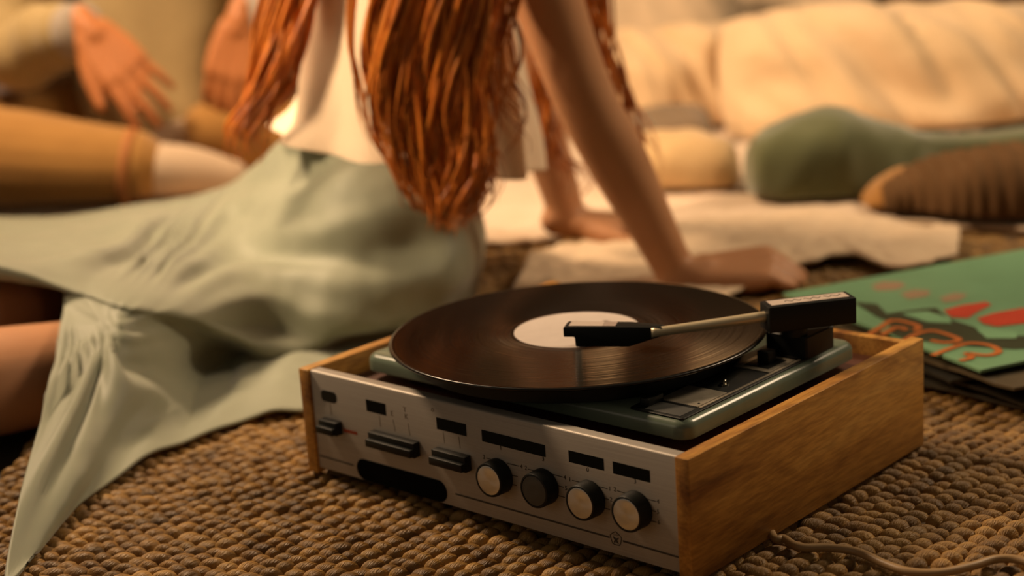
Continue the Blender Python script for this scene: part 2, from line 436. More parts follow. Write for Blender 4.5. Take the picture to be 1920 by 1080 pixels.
# ------------------------------------------------------------------ record player
W_, D_, H_ = .3895, .3127, .0904
T_ = .0115
rp = thing('record_player', 'vintage record player with wooden sides and brushed metal control front', 'record player', (W_/2, D_/2, 0))
sp = []
for x0, x1 in ((0, T_), (W_-T_, W_)):
    sp.append(box('side_panel', (x0, -.003, .0012), (x1, D_, H_), M_wood, rp, bev=.0012))
box('back_panel', (T_, D_-.010, .004), (W_-T_, D_-.001, H_-.003), M_wood, rp, bev=.001)
box('plinth_board', (T_, .004, .066), (W_-T_, D_-.010, .072), M_mahogany, rp, bev=.0005)
box('base_board', (T_, .004, .006), (W_-T_, D_-.010, .012), M_mahogany, rp, bev=.0005)
for fx_, fy_ in ((.03, .035), (.36, .035), (.03, .285), (.36, .285)):
    lathe_obj('foot', [(.009, .0012), (.010, .0025), (.010, .0065)], (fx_, fy_, 0), M_rubber, rp, n=20)
# folded aluminium front: profile in (y, z), extruded along x
x0, x1 = T_+.0004, W_-T_-.0004
prof = [(-.0005, .0066), (-.0005, H_-.0022), (.0003, H_-.0010), (.0016, H_-.0006), (.0095, H_-.0008), (.0100, H_-.0020), (.0100, H_-.006), (.0085, H_-.006), (.0085, H_-.0026), (.0020, H_-.0024), (.0012, H_-.0035), (.0012, .0066)]
fp = extrude_poly('front_panel', [(x0, y, z) for y, z in prof], (x1-x0, 0, 0), M_alu, rp)
YF = -.0006
def plate_rect(name, tl, br, mat_, depth=.0004, rad=0.0, parent=rp):
    xa, za = FX(*tl); xb, zb = FX(*br)
    if rad:
        pts = []
        r = min(rad, abs(za-zb)/2-.0001, abs(xb-xa)/2-.0001)
        for cx, cz, a0 in ((xb-r, za-r, 0), (xa+r, za-r, 90), (xa+r, zb+r, 180), (xb-r, zb+r, 270)):
            for q in range(7):
                a = math.radians(a0+15*q); pts.append((cx+r*math.cos(a), YF, cz+r*math.sin(a)))
    else: pts = [(xa, YF, za), (xb, YF, za), (xb, YF, zb), (xa, YF, zb)]
    return extrude_poly(name, pts, (0, -depth, 0), mat_, parent, smooth=False)
plate_rect('indicator_window', (603, 729.5), (633, 757), M_black, .0006, .0035)
for tl, br in (((687, 748), (725.5, 779)), ((819, 781.5), (876, 817.5)), ((904, 805), (1024, 856.5)), ((1067, 843.5), (1134, 882)), ((1150, 864.5), (1220.5, 904.5))):
    plate_rect('name_plate', tl, br, M_blackmatte, .0003)
# carrying slot: flat plate, the recess's darkness painted black
plate_rect('slot', (669, 856.5), (841, 944.5), M_cavity, .0005, .0105)
def line_front(a, b, wd, mat_, name='printed_line'):
    (xa, za), (xb, zb) = FX(*a), FX(*b); d = np.array([xb-xa, zb-za]); d /= np.linalg.norm(d); nrm = np.array([-d[1], d[0]])*wd/2
    P = [(xa+nrm[0], YF, za+nrm[1]), (xb+nrm[0], YF, zb+nrm[1]), (xb-nrm[0], YF, zb-nrm[1]), (xa-nrm[0], YF, za-nrm[1])]
    return extrude_poly(name, P, (0, -.00015, 0), mat_, rp, smooth=False)
for a, b in (((601, 853.5), (664, 872)), ((855, 925.5), (1144, 1007)), ((1169, 1014), (1276, 1045))):
    line_front(a, b, .0013, M_ink)
for a, b in (((620, 756), (623, 777)), ((712, 779), (715, 800)), ((738, 786), (742, 808)), ((766, 793), (770, 816)), ((832, 810), (835, 831)), ((861, 818), (864, 840))):
    line_front(a, b, .0005, M_fadedink)
line_front((645, 806), (671, 812.5), .0028, M_red, 'red_mark')
for s, px in (('E', (736, 775)), ('K', (763, 781)), ('T', (760, 768)), ('o', (812, 767))):
    x, z = FX(*px); text_obj(s, .006, (x, YF-.0001, z), M_fadedink, rp, 'faded_letter')
def slider(tl, br, up):
    # slot plate on the face, raised block, finger ridge
    xa, za = FX(*tl); xb, zb = FX(*br)
    b_ = box('slider_knob', (xa, -.0075, zb), (xb, -.0006, za), M_black, rp, bev=.0006)
    h = za-zb
    box('finger_ridge', (xa+.0004, -.0115, zb+h*.10), (xb-.0004, -.0070, zb+h*.62), M_black, b_, bev=.0008)
slider((609, 781), (644, 814), 0); slider((702, 804.5), (790, 855), 0); slider((821, 836.5), (886, 882), 0)
# four rotary knobs
for i, (u, v) in enumerate(((916, 901), (1001, 921), (1087, 944), (1174, 965))):
    x, z = FX(u, v, -.0125)
    k = lathe_obj('control_knob', [(.0126, 0), (.0134, .0004), (.0130, .0112), (.0126, .0121), (.0114, .0124), (.0113, .0116)], (x, -.0006, z), M_black, rp, 'y', 48)
    c = lathe_obj('knob_cap', [(.0112, .0108), (.0111, .0120), (.0106, .0122), (.0030, .0119)], (x, -.0006, z), M_capdull if i == 1 else M_cap, k, 'y', 48, label='dull grey cap without shine' if i == 1 else 'turned silver metal cap')
for s, u, v in (('1', 940, 839.5), ('2', 908.5, 856.5), ('4', 978.5, 874.5), ('3', 1019.5, 860.5), ('2', 987, 877), ('4', 1060, 895), ('5', 1062.5, 915), ('0', 1103, 880.5), ('1', 1069.5, 898.5), ('1', 1144.5, 916), ('2', 1147, 936), ('3', 1192, 902.5), ('2', 1154, 917), ('4', 1235, 940), ('5', 1235, 959.5), ('6', 1236.5, 979)):
    x, z = FX(u, v); text_obj(s, .0046, (x, YF-.0001, z), M_ink, rp, 'numeral')
for a, b in (((913, 858.5), (930, 863)), ((952, 868), (974, 873.5)), ((954, 889), (972, 893)), ((955, 906), (970, 910)), ((991, 879), (1006, 883)), ((1035, 888), (1056, 894)), ((1040, 908), (1058, 913)), ((1045, 928), (1060, 932)), ((1074, 900), (1090, 904)), ((1125, 912), (1140, 916)), ((1128, 932), (1143, 936)), ((1131, 951), (1145, 955)), ((1158, 919.5), (1176, 924.5)), ((1214, 935), (1231, 939.5)), ((1217, 955), (1231, 958.5)), ((1219, 975), (1232, 978.5))):
    line_front(a, b, .0006, M_ink)
# pentagonal quality emblem
ex, ez = FX(1156, 1009.5)
em = MB()
def pent(r, n=60):
    out = []
    for i in range(n):
        a = 2*math.pi*i/n+math.pi/2
        seg = ((a-math.pi/2+math.pi/5) % (2*math.pi/5))-math.pi/5
        rad = r*(.72*math.cos(math.pi/5)/math.cos(abs(seg)-math.pi/5 if False else math.pi/5-abs(seg))+.28)
        out.append((ex+rad*math.cos(a), ez+rad*math.sin(a)))
    return out
po, pi_ = pent(.0056), pent(.0049)
V = [(x, YF-.00015, z) for x, z in po]+[(x, YF-.00015, z) for x, z in pi_]
em.add(V, [(i, (i+1) % 60, 60+(i+1) % 60, 60+i) for i in range(60)])
star = [(0, .0002), (.0026, .0014), (.0024, .0002), (.0011, -.0008), (.0023, -.0034), (.0006, -.0030), (0, -.0018), (-.0006, -.0030), (-.0023, -.0034), (-.0011, -.0008), (-.0024, .0002), (-.0026, .0014)]
em.add([(ex+x, YF-.00015, ez+z) for x, z in star], [tuple(range(len(star)))])
emo = em.build('emblem', M_ink, rp, smooth=False, label='pentagonal quality emblem printed in black')
text_obj('CCCP', .0017, (ex, YF-.00018, ez+.0027), M_ink, emo, 'emblem_letters', extr=.00002)

# deck: rounded pressed plate
def rrect(x0, y0, x1, y1, r, n=6):
    P = []
    for cx, cy, a0 in ((x1-r, y1-r, 0), (x0+r, y1-r, 90), (x0+r, y0+r, 180), (x1-r, y0+r, 270)):
        for q in range(n+1):
            a = math.radians(a0+90*q/n); P.append((cx+r*math.cos(a), cy+r*math.sin(a)))
    return P
def rr_stack(name, rect, levels, mat_, parent):      # levels: (inset, z)
    bm = bmesh.new(); rings = []
    for ins, z in levels:
        x0, y0, x1, y1, r = rect
        rings.append([bm.verts.new((x, y, z)) for x, y in rrect(x0+ins, y0+ins, x1-ins, y1-ins, max(.001, r-ins))])
    n = len(rings[0])
    for a, b in zip(rings, rings[1:]):
        for i in range(n): bm.faces.new((a[i], a[(i+1) % n], b[(i+1) % n], b[i]))
    bm.faces.new(rings[-1]); bm.faces.new(rings[0][::-1])
    return bm_build(name, bm, mat_, parent)
dk = rr_stack('deck', (.0265, .0445, .3535, .2730, .012), [(.004, .0800), (.0008, .0800), (0, .0808), (0, .0885), (.0012, .0915), (.004, .0935), (.0065, .0940)], M_deck, rp)
box('mount_block', (.05, .07, .072), (.33, .255, .0802), M_cavity, rp, bev=.001)
RCX, RCY = .1806, .1362
pl = lathe_obj('platter', [(.126, .0943), (.130, .096), (.130, .1070), (.1285, .1080)], (RCX, RCY, 0), M_black, rp, n=96)
lathe_obj('platter_mat', [(.128, .1080), (.128, .1108)], (RCX, RCY, 0), M_rubber, rp, n=96)
lathe_obj('spindle', [(.0030, .1108), (.0030, .1175), (.0022, .1190), (.0008, .1196)], (RCX-.004+.004, RCY, 0), M_chrome, rp, n=20)
# control plate on the deck
cp = rr_stack('control_plate', (.3000, .0490, .3475, .2480, .003), [(0, .0940), (0, .0948), (.0006, .0952)], M_black, rp)
box('metal_plate', (.3085, .0740, .3420, .1095), (.3420, .1095, .0), M_silver, cp) if False else None
box('metal_plate', (.3085, .0735, .0951), (.3425, .1095, .0960), M_silver, cp, bev=.0003)
box('metal_plate', (.3110, .1640, .0951), (.3425, .2000, .0960), M_silver, cp, bev=.0003)
box('trim_strip', (.3432, .0735, .0951), (.3455, .2030, .0958), M_silver, cp, bev=.0002)
box('lever_slot', (.3160, .1700, .0958), (.3380, .1950, .0963), M_black, cp, bev=.0001)
box('dark_plate', (.3120, .0520, .0951), (.3430, .0700, .0955), M_capdull, cp, bev=.0002)
box('speed_lever', (.3045, .0560, .0951), (.3125, .0740, .1010), M_black, cp, bev=.0008)
box('arm_lever', (.3225, .1780, .0951), (.3330, .1885, .1060), M_black, cp, bev=.0008)
sc_ = lathe_obj('screw', [(.0035, .0951), (.0035, .0966), (.0015, .0970), (.0015, .0990), (.0008, .0996)], (.3298, .1243, 0), M_chrome, cp, n=16)
lathe_obj('screw', [(.0009, .0960), (.0009, .0963)], (.3395, .0790, 0), M_black, cp, n=10)
# tonearm
bs = rr_stack('arm_base', (.3105, .2080, .3475, .2480, .002), [(0, .0948), (0, .1110), (.0008, .1118)], M_black, rp)
dirv = np.array([.3205-.2694, .1952-.1273]); dirv /= np.linalg.norm(dirv); nv = np.array([-dirv[1], dirv[0]])
angA = math.atan2(dirv[1], dirv[0])
def obox(name, c, l, wd, z0, z1, ang, mat_, parent, bev=.001, taper=None):
    bm = bmesh.new(); bmesh.ops.create_cube(bm, size=1)
    ca, sa = math.cos(ang), math.sin(ang)
    for v in bm.verts:
        x, y = v.co.x*l, v.co.y*wd
        v.co = Vector((c[0]+x*ca-y*sa, c[1]+x*sa+y*ca, z0+(v.co.z+.5)*(z1-z0)))
    if bev: bmesh.ops.bevel(bm, geom=bm.edges[:], offset=bev, segments=2, affect='EDGES', profile=.5)
    return bm_build(name, bm, mat_, parent)
A0 = np.array([.2694, .1273]); A1 = np.array([.3205, .1952])
hc = A1+dirv*.0335
lathe_obj('pivot_post', [(.010, .1115), (.010, .1195)], (*(A1+dirv*.022), 0), M_black, rp, n=32)
hs = obox('arm_housing', hc, .070, .0215, .1175, .1380, angA, M_black, rp, .0012)
obox('housing_strip', hc+nv*0, .062, .0135, .1379, .1384, angA, M_strip, hs, .0)
sq = []
for k_ in range(3):
    c0 = hc+dirv*(-.012+.016*k_); pts = [np.array([*(c0+dirv*(t*.007)+nv*(.002*math.sin(t*7+k_))), .1386]) for t in np.linspace(-1, 1, 14)]
    V, F = tube(pts, .0002, 4); build('scribble', V, F, M_ink, hs)
tb = [np.array([*(A0-dirv*.006), .1262]), np.array([*(A0*.5+A1*.5), .1272]), np.array([*(A1+dirv*.004), .1285])]
V, F = tube(crom(tb, 24), np.linspace(.0036, .0042, 24), 20); build('arm_tube', V, F, M_tube, rp)
# headshell: side profile extruded across its width
H0 = np.array([.2040, .0958]); H1 = np.array([.2700, .1310])
hd = H1-H0; hl = np.linalg.norm(hd); hd /= hl; hn = np.array([-hd[1], hd[0]])
def hp(s, wv, z): q = H0+hd*s+hn*wv; return (q[0], q[1], z)
wd = .0085
pf = [(0, .1232), (0, .1305), (.0015, .1312), (.050, .1312), (hl, .1300), (hl+.001, .1290), (hl+.001, .1235), (.050, .1155), (.0090, .1155), (.0085, .1232)]
bm = bmesh.new()
vs = [bm.verts.new(hp(s, -wd, z)) for s, z in pf]; f = bm.faces.new(vs)
r_ = bmesh.ops.extrude_face_region(bm, geom=[f])
for v in r_['geom']:
    if isinstance(v, bmesh.types.BMVert): v.co += Vector((hn[0]*2*wd, hn[1]*2*wd, 0))
# narrow the tail towards the tube
for v in bm.verts:
    q = np.array([v.co.x, v.co.y])-H0; s = q@hd; t = q@hn
    if s > .045:
        k_ = 1-.45*(s-.045)/(hl-.045); q2 = H0+hd*s+hn*t*k_; v.co.x, v.co.y = q2
bmesh.ops.recalc_face_normals(bm, faces=bm.faces)
bmesh.ops.bevel(bm, geom=[e for e in bm.edges if e.calc_face_angle(0) > .4], offset=.0008, segments=2, affect='EDGES', profile=.5)
hsh = bm_build('headshell', bm, M_black, rp)
def hstrip(name, s0, s1, mat_):
    P = [hp(s0, -.0062, .13125), hp(s1, -.0062, .13125), hp(s1, .0058, .13125), hp(s0, .0058, .13125)]
    return extrude_poly(name, P, (0, 0, .0004), mat_, hsh, smooth=False)
hstrip('head_strip', .004, .030, M_strip); hstrip('head_badge', .0302, .040, mat('dull_mauve', (.33, .26, .22), .5)[0])
V, F = tube([hp(.014, 0, .1157), hp(.0125, 0, .1143)], [.0009, .0003], 8); build('stylus', V, F, M_chrome, hsh)
# power cord leaving under the right side
cpix = [(1448, 1002), (1470, 1010), (1500, 1026), (1555, 1027), (1608, 1035), (1660, 1058), (1705, 1072), (1760, 1074), (1820, 1062), (1870, 1048), (1920, 1052), (1990, 1080), (2080, 1130)]
cpt = [np.array([.33, .16, .0050])]+[G(u, v, .0040) for u, v in cpix]
V, F = tube(crom(np.array(cpt), 140), .0030, 12)
build('power_cord', V, F, M_cord, rp, label='beige rubber power cord trailing over the rug')

# ------------------------------------------------------------------ vinyl record
vr = thing('vinyl_record', 'black vinyl record with blank-looking pale label on the platter', 'vinyl record', (RCX, RCY, .1108))
vr['label'] = 'black grooved vinyl record with a pale pinkish label, lying on the platter'
bm_prof = [(.0505, .1109), (.1490, .1109), (.1500, .1118), (.1500, .1126), (.1492, .1134), (.1470, .1136), (.1460, .1132), (.0570, .1132), (.0565, .1130), (.0500, .1130)]
n = 160; V = []; F = []
for r, h in bm_prof:
    for i in range(n):
        t = 2*math.pi*i/n; V.append((RCX+r*math.cos(t), RCY+r*math.sin(t), h))
for j in range(len(bm_prof)-1):
    for i in range(n): F.append((j*n+i, j*n+(i+1) % n, (j+1)*n+(i+1) % n, (j+1)*n+i))
for i in range(n):
    k2 = len(bm_prof)-1; F.append((k2*n+i, k2*n+(i+1) % n, (i+1) % n, i))
gd = build('grooved_disc', V, F, M_vinyl, vr); gd.data.set_sharp_from_angle(angle=math.radians(50))
lb = lathe_obj('paper_label', [(.0502, .1111), (.0502, .1131), (.0500, .1133), (.0034, .1133)], (RCX, RCY, 0), M_label, vr, n=96)
for k_ in range(3):      # faint scribbled print on the label
    pts = []
    for t in np.linspace(0, 1, 30):
        a = .9+.55*t+k_*.02; rad = .030-.006*k_+.0022*math.sin(t*38+k_)
        pts.append((RCX+rad*math.cos(a), RCY+rad*math.sin(a), .11335))
    V, F = tube(pts, .0004, 4); build('printed_scribble', V, F, M_labelink, lb)

# ------------------------------------------------------------------ record sleeves at the right
def sleeve(name_, label, c, half, ang, z0, z1, m_, curl=.0, seed=0, droop=0.0):
    N = 14; V = []; 
    ca, sa = math.cos(ang), math.sin(ang)
    for side in (0, 1):
        for j in range(N+1):
            for i in range(N+1):
                x = -1+2*i/N; y = -1+2*j/N
                wob = curl*(nz((x*1.3, y*1.3, seed), 1.0, seed)+.35*nz((x*4, y*4, seed+3), 1.0)*(max(abs(x), abs(y))**4))
                e = .0012*math.sin(9*x+seed)*(abs(y) > .99)+.0012*math.sin(8*y+seed)*(abs(x) > .99)
                X = x*half+(e if abs(x) > .99 else 0); Y = y*half+(e if abs(y) > .99 else 0)
                V.append((c[0]+X*ca-Y*sa, c[1]+X*sa+Y*ca, (z1 if side else z0)+max(0, wob)))
    n1 = (N+1)**2; F = []
    for j in range(N):
        for i in range(N):
            a = j*(N+1)+i; F.append((a, a+N+1, a+N+2, a+1)); F.append((n1+a, n1+a+1, n1+a+N+2, n1+a+N+1))
    edge = [i for i in range(N+1)]+[j*(N+1)+N for j in range(1, N+1)]+[N*(N+1)+i for i in range(N-1, -1, -1)]+[j*(N+1) for j in range(N-1, 0, -1)]
    for a, b in zip(edge, edge[1:]+edge[:1]): F.append((a, b, n1+b, n1+a))
    t = thing('record_sleeve', label, 'record sleeve', (c[0], c[1], z0), 'record sleeves stacked on the rug')
    bm = bmesh.new(); vs = [bm.verts.new(v) for v in V]
    for f in F: bm.faces.new([vs[i] for i in f])
    bm_build('sleeve_card', bm, m_, t, False)
    return t
def sl_mat(name, c, c2, rough=.45):
    m, n, l, b = mat(name, c, rough); noise_col(n, l, b, coords(n, l), [c2, c], scale=20, detail=7); return m
S_dark = sl_mat('charcoal_card', (.018, .017, .012), (.03, .026, .018))
S_grey = sl_mat('worn_grey_card', (.055, .045, .028), (.03, .026, .018))
S_brown = sl_mat('brown_card', (.10, .075, .04), (.06, .045, .025))
S_green = sl_mat('green_print', (.17, .34, .19), (.14, .28, .15), .4)
ZS = .036
pA, pB, pD = G(1468, 549, ZS), G(1742, 499, ZS), G(1747, 704, ZS)
ctr = (pA+G(1985, 572, ZS))/2
ang_s = math.atan2((pB-pA)[1], (pB-pA)[0])
ctr = (G(1468, 549, ZS)+ (pD-pA)*0)  # placeholder, replaced below
ux = (pB-pA)/np.linalg.norm(pB-pA); uy = np.array([ux[1], -ux[0], 0])
ctr = pA+ux*.155+uy*.155
sleeve('a', 'worn charcoal record sleeve at the very bottom of the stack', (ctr[0]+.035, ctr[1]-.030), .1545, ang_s+.35, .0012, .0040, S_grey, .006, 1)
sleeve('b', 'black record sleeve lying second from the bottom of the stack', (ctr[0]+.015, ctr[1]-.012), .1545, ang_s+.12, .0105, .0130, S_dark, .004, 2)
sleeve('c', 'black record sleeve in the middle of the stack, pushed towards the player', (ctr[0]-.004, ctr[1]+.010), .1545, ang_s-.12, .0175, .0200, S_dark, .003, 5)
sleeve('d', 'brown-grey dog-eared record sleeve directly under the green one', (ctr[0]+.024, ctr[1]-.018), .1545, ang_s+.06, .0240, .0265, S_brown, .006, 4)
gs = thing('record_sleeve', 'green record sleeve with red figures and orange lettering, topmost of the stack', 'record sleeve', (ctr[0], ctr[1], ZS-.003), 'record sleeves stacked on the rug')
hx = .155
cr = [ctr-ux*hx-uy*hx, ctr+ux*hx-uy*hx, ctr+ux*hx+uy*hx, ctr-ux*hx+uy*hx]
extrude_poly('sleeve_card', [(p[0], p[1], ZS-.003) for p in cr], (0, 0, .003), S_green, gs, bev=.0004, smooth=False)
def print_poly(name, px, m_, lift=.0003):
    P = [G(u, v, ZS+lift) for u, v in px]
    q = []
    for p in P:      # keep the print on the card
        d = p-ctr; a = float(np.clip(d@ux, -hx+.002, hx-.002)); b = float(np.clip(d@uy, -hx+.002, hx-.002)); e = ctr+ux*a+uy*b; q.append((e[0], e[1], ZS+lift))
    return extrude_poly(name, q, (0, 0, .0002), m_, gs, smooth=False)
P_red = sl_mat('red_ink', (.55, .06, .025), (.45, .045, .02)); P_pink = sl_mat('faded_red_ink', (.36, .22, .14), (.30, .22, .13))
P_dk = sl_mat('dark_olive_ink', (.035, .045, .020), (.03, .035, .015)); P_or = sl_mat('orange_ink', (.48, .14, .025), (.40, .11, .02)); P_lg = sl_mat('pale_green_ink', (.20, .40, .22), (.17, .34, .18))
print_poly('printed_silhouette', [(1600, 566), (1645, 570), (1662, 588), (1705, 582), (1755, 577), (1778, 598), (1830, 614), (1835, 625), (1905, 630), (1990, 628), (1990, 648), (1905, 655), (1820, 650), (1740, 640), (1700, 640), (1655, 628), (1668, 604), (1640, 592)], P_dk)  # dark silhouettes around the lettering, part of the cover print
print_poly('printed_figure', [(1633, 536), (1655, 528), (1690, 529), (1700, 536), (1680, 543), (1645, 545)], P_pink)
print_poly('printed_figure', [(1688, 551), (1712, 543), (1745, 545), (1740, 555), (1705, 561)], P_pink)
print_poly('printed_figure', [(1762, 558), (1790, 549), (1815, 552), (1800, 563), (1770, 567)], P_pink)
print_poly('printed_figure', [(1770, 582), (1800, 573), (1850, 566), (1858, 572), (1835, 583), (1815, 596), (1785, 595)], P_red, .0006)
print_poly('printed_figure', [(1832, 597), (1860, 588), (1915, 578), (1985, 580), (1985, 600), (1920, 606), (1870, 612), (1845, 607)], P_red, .0006)
print_poly('printed_patch', [(1690, 588), (1740, 584), (1778, 596), (1785, 606), (1740, 604)], P_lg, .0006)
print_poly('printed_patch', [(1828, 614), (1860, 616), (1910, 624), (1905, 634), (1850, 634)], P_lg, .0006)
def ribbon_px(px, wd_, name):
    P = crom(np.array([G(u, v, ZS) for u, v in px]), 36); T = np.gradient(P, axis=0); T /= np.linalg.norm(T, axis=1, keepdims=True)
    Nn = np.c_[-T[:, 1], T[:, 0], 0*T[:, 0]]*wd_/2
    V = np.concatenate([P+Nn, P-Nn]); V[:, 2] = ZS+.0011; n_ = len(P)
    return build(name, V, [(i, i+1, n_+i+1, n_+i) for i in range(n_-1)], P_or, gs, False)
ribbon_px([(1622, 634), (1650, 616), (1672, 603), (1700, 606), (1722, 614), (1716, 622)], .0065, 'printed_letter')
ribbon_px([(1652, 630), (1680, 616), (1702, 620)], .007, 'printed_letter')
ribbon_px([(1690, 642), (1722, 627), (1750, 622), (1785, 632), (1798, 640), (1770, 644), (1745, 640)], .006, 'printed_letter')
ribbon_px([(1748, 668), (1790, 652), (1822, 645), (1858, 650), (1873, 661), (1850, 668), (1812, 664), (1822, 672), (1800, 678)], .006, 'printed_letter')

# ------------------------------------------------------------------ cushions
def pillow(name, label, cat, c, ex_, ey_, ez_, m_, seed=0, wr=.012, group=None, pw=.62, n=76, pinch=.12, rib=None, extra=None, parent=None):
    ex_, ey_, ez_ = map(np.array, (ex_, ey_, ez_)); c = np.array(c, float); V = []; N = n
    eN = ez_/np.linalg.norm(ez_)
    for side in (1, -1):
        for j in range(N+1):
            for i in range(N+1):
                x = math.sin((-1+2*i/N)*math.pi/2); y = math.sin((-1+2*j/N)*math.pi/2)
                prof = ((1-abs(x)**3.2)*(1-abs(y)**3.2)); prof = max(0, prof)**pw
                k = 1-pinch*(abs(x)*abs(y))**2
                fx = x*(1-pinch*.8*(1-y*y)*abs(x)**6*.5)*k; fy = y*(1-pinch*.8*(1-x*x)*abs(y)**6*.5)*k
                p = c+fx*ex_+fy*ey_+side*prof*ez_
                d = wr*(.8*nz((x*1.1, y*1.5, seed), 1.0, seed)+.55*nz((x*5.0+1.5*y, y*.8, seed+5), 1.0)+.2*nz((x*11+2*y, y*1.2, seed+9), 1.0))
                cz = nz((x*3.4+1.3*y, y*.6, seed+13), 1.0); d -= wr*.75*math.exp(-(cz*7)**2)*(.35+.65*abs(y))
                if rib: d += rib*math.sin(y*60)
                V.append(p+eN*side*d*min(1, prof*1.6))
    n1 = (N+1)**2; F = []
    for j in range(N):
        for i in range(N):
            a = j*(N+1)+i; F.append((a, a+1, a+N+2, a+N+1)); F.append((n1+a, n1+a+N+1, n1+a+N+2, n1+a+1))
    bm = bmesh.new(); vs = [bm.verts.new(v) for v in V]
    for f in F: bm.faces.new([vs[i] for i in f])
    bmesh.ops.remove_doubles(bm, verts=bm.verts, dist=.0002)
    zmin = min(v.co.z for v in bm.verts)
    if zmin < .022:
        for v in bm.verts: v.co.z = max(v.co.z, .022)
    if parent is not None: return bm_build(name, bm, m_, parent)
    o = bm_build(name, bm, m_, None, origin=(c[0], c[1], max(zmin, FZ)))
    return tag(o, label, cat, group)
def ax(a, b, z): return a*RH+b*FH+np.array([0, 0, z])
GC = 'loose cushions along the back of the room'
def blob(name, label, cat, ctrl, m_, seed=0, wr=.006, rib=None, parent=None, n=56, nv=90, group=None):
    # ctrl rows: (u, v, b, half height, half depth) along a soft cushion's length
    K = np.array([[*Q(u, v, b), h, d] for u, v, b, h, d in ctrl]); K = crom(K, nv)
    V = []
    for j in range(nv):
        h, d = max(.0004, K[j, 3]), max(.0004, K[j, 4])
        for i in range(n):
            t = 2*math.pi*i/n; c_, s_ = math.cos(t), math.sin(t)
            c2 = math.copysign(abs(c_)**.85, c_); s2 = math.copysign(abs(s_)**.85, s_)
            q = K[j, :3]+np.array([0, 0, 1])*h*s2+FH*d*c2
            a = wr*(nz(q, 9, seed)+.6*nz((q[0], q[1], q[2]*.4), 26, seed+4))*min(1, h/.03)
            if rib: a += rib*math.sin(j*.9)
            q = q+a*(np.array([0, 0, 1])*s_+FH*c_); q[2] = max(q[2], .020); V.append(q)
    F = grid_faces(n, nv, True)+[tuple(range(n-1, -1, -1)), tuple((nv-1)*n+i for i in range(n))]
    if parent is not None: return build(name, V, F, m_, parent)
    V = np.array(V); o = build(name, V, F, m_, None, origin=(V[:, 0].mean(), V[:, 1].mean(), V[:, 2].min()))
    return tag(o, label, cat, group)
pillow('cushion', 'large cream creased cushion behind the green cushion', 'cushion', Q(1700, 160, 2.72), ax(.34, .03, -.015), ax(0, .09, .125), ax(0, -.13, .075), M_cream, 3, .034, GC)
pillow('cushion', 'cream gathered cushion behind the tan bolster', 'cushion', Q(1225, 175, 2.88), ax(.20, 0, .0), ax(0, .07, .105), ax(0, -.11, .06), M_cream, 8, .034, GC)
pillow('cushion', 'pale cushion lying behind and above the gathered cushion', 'cushion', Q(1200, 70, 3.20), ax(.21, .0, .01), ax(.0, .06, .17), ax(0, -.12, .04), M_cream2, 12, .014, GC)
pillow('cushion', 'pale cushion wedged behind the two large cream cushions', 'cushion', Q(1490, 60, 3.42), ax(.19, .0, -.01), ax(0, .08, .19), ax(0, -.10, .05), M_cream2, 15, .014, GC)
blob('bolster', 'tan rounded bolster lying on the cream blanket', 'bolster', [(1150, 312, 2.30, .0, .0), (1165, 312, 2.30, .036, .05), (1210, 310, 2.29, .045, .062), (1300, 310, 2.28, .047, .065), (1360, 312, 2.27, .042, .055), (1380, 316, 2.27, .026, .03), (1386, 318, 2.27, 0, 0)], M_tan, 18, .008)
blob('cushion', 'moss green plump cushion with one end pulled thin', 'cushion', [(1396, 325, 2.16, 0, 0), (1405, 322, 2.16, .032, .04), (1440, 315, 2.16, .054, .06), (1500, 307, 2.16, .067, .075), (1570, 305, 2.16, .071, .08), (1640, 305, 2.17, .062, .07), (1700, 297, 2.18, .046, .055), (1760, 278, 2.20, .022, .035), (1830, 268, 2.22, .014, .03), (1950, 262, 2.24, .02, .035), (2050, 262, 2.24, .016, .02), (2060, 262, 2.24, 0, 0)], M_green, 21, .009, group=GC)
bc = thing('cushion', 'brown ribbed corduroy cushion with an ochre end', 'cushion', G(1850, 440, .012), GC)
blob('ribbed_cover', '', '', [(1650, 376, 2.02, 0, 0), (1660, 376, 2.02, .022, .03), (1700, 370, 2.02, .034, .05), (1760, 364, 2.00, .047, .07), (1830, 362, 1.97, .057, .066), (1920, 365, 1.96, .066, .068), (2050, 370, 1.96, .066, .068), (2150, 375, 1.98, .045, .06), (2175, 378, 1.98, 0, 0)], M_cord_brown, 28, .004, .0016, bc, 56, 140)
blob('ochre_end', '', '', [(1616, 384, 2.05, 0, 0), (1624, 381, 2.05, .010, .03), (1650, 373, 2.05, .023, .045), (1700, 364, 2.04, .034, .05), (1740, 362, 2.03, .028, .04), (1750, 362, 2.03, 0, 0)], M_ochre, 31, .003, None, bc, 32, 40)
pillow('cushion', 'mauve-grey cushion beside the person in khaki', 'cushion', Q(-60, 175, 3.05), ax(.10, 0, 0), ax(0, .05, .05), ax(0, -.05, .04), M_greyp, 41, .006, GC)
pillow('cushion', 'grey-brown flat pillow shape added for the dark gap behind the tan bolster', 'cushion', Q(1255, 246, 2.56), ax(.075, 0, 0), ax(0, .05, .02), ax(0, -.02, .033), M_gap_dark, 44, .005, GC)  # added shape, coloured like the dark gap between the cushions

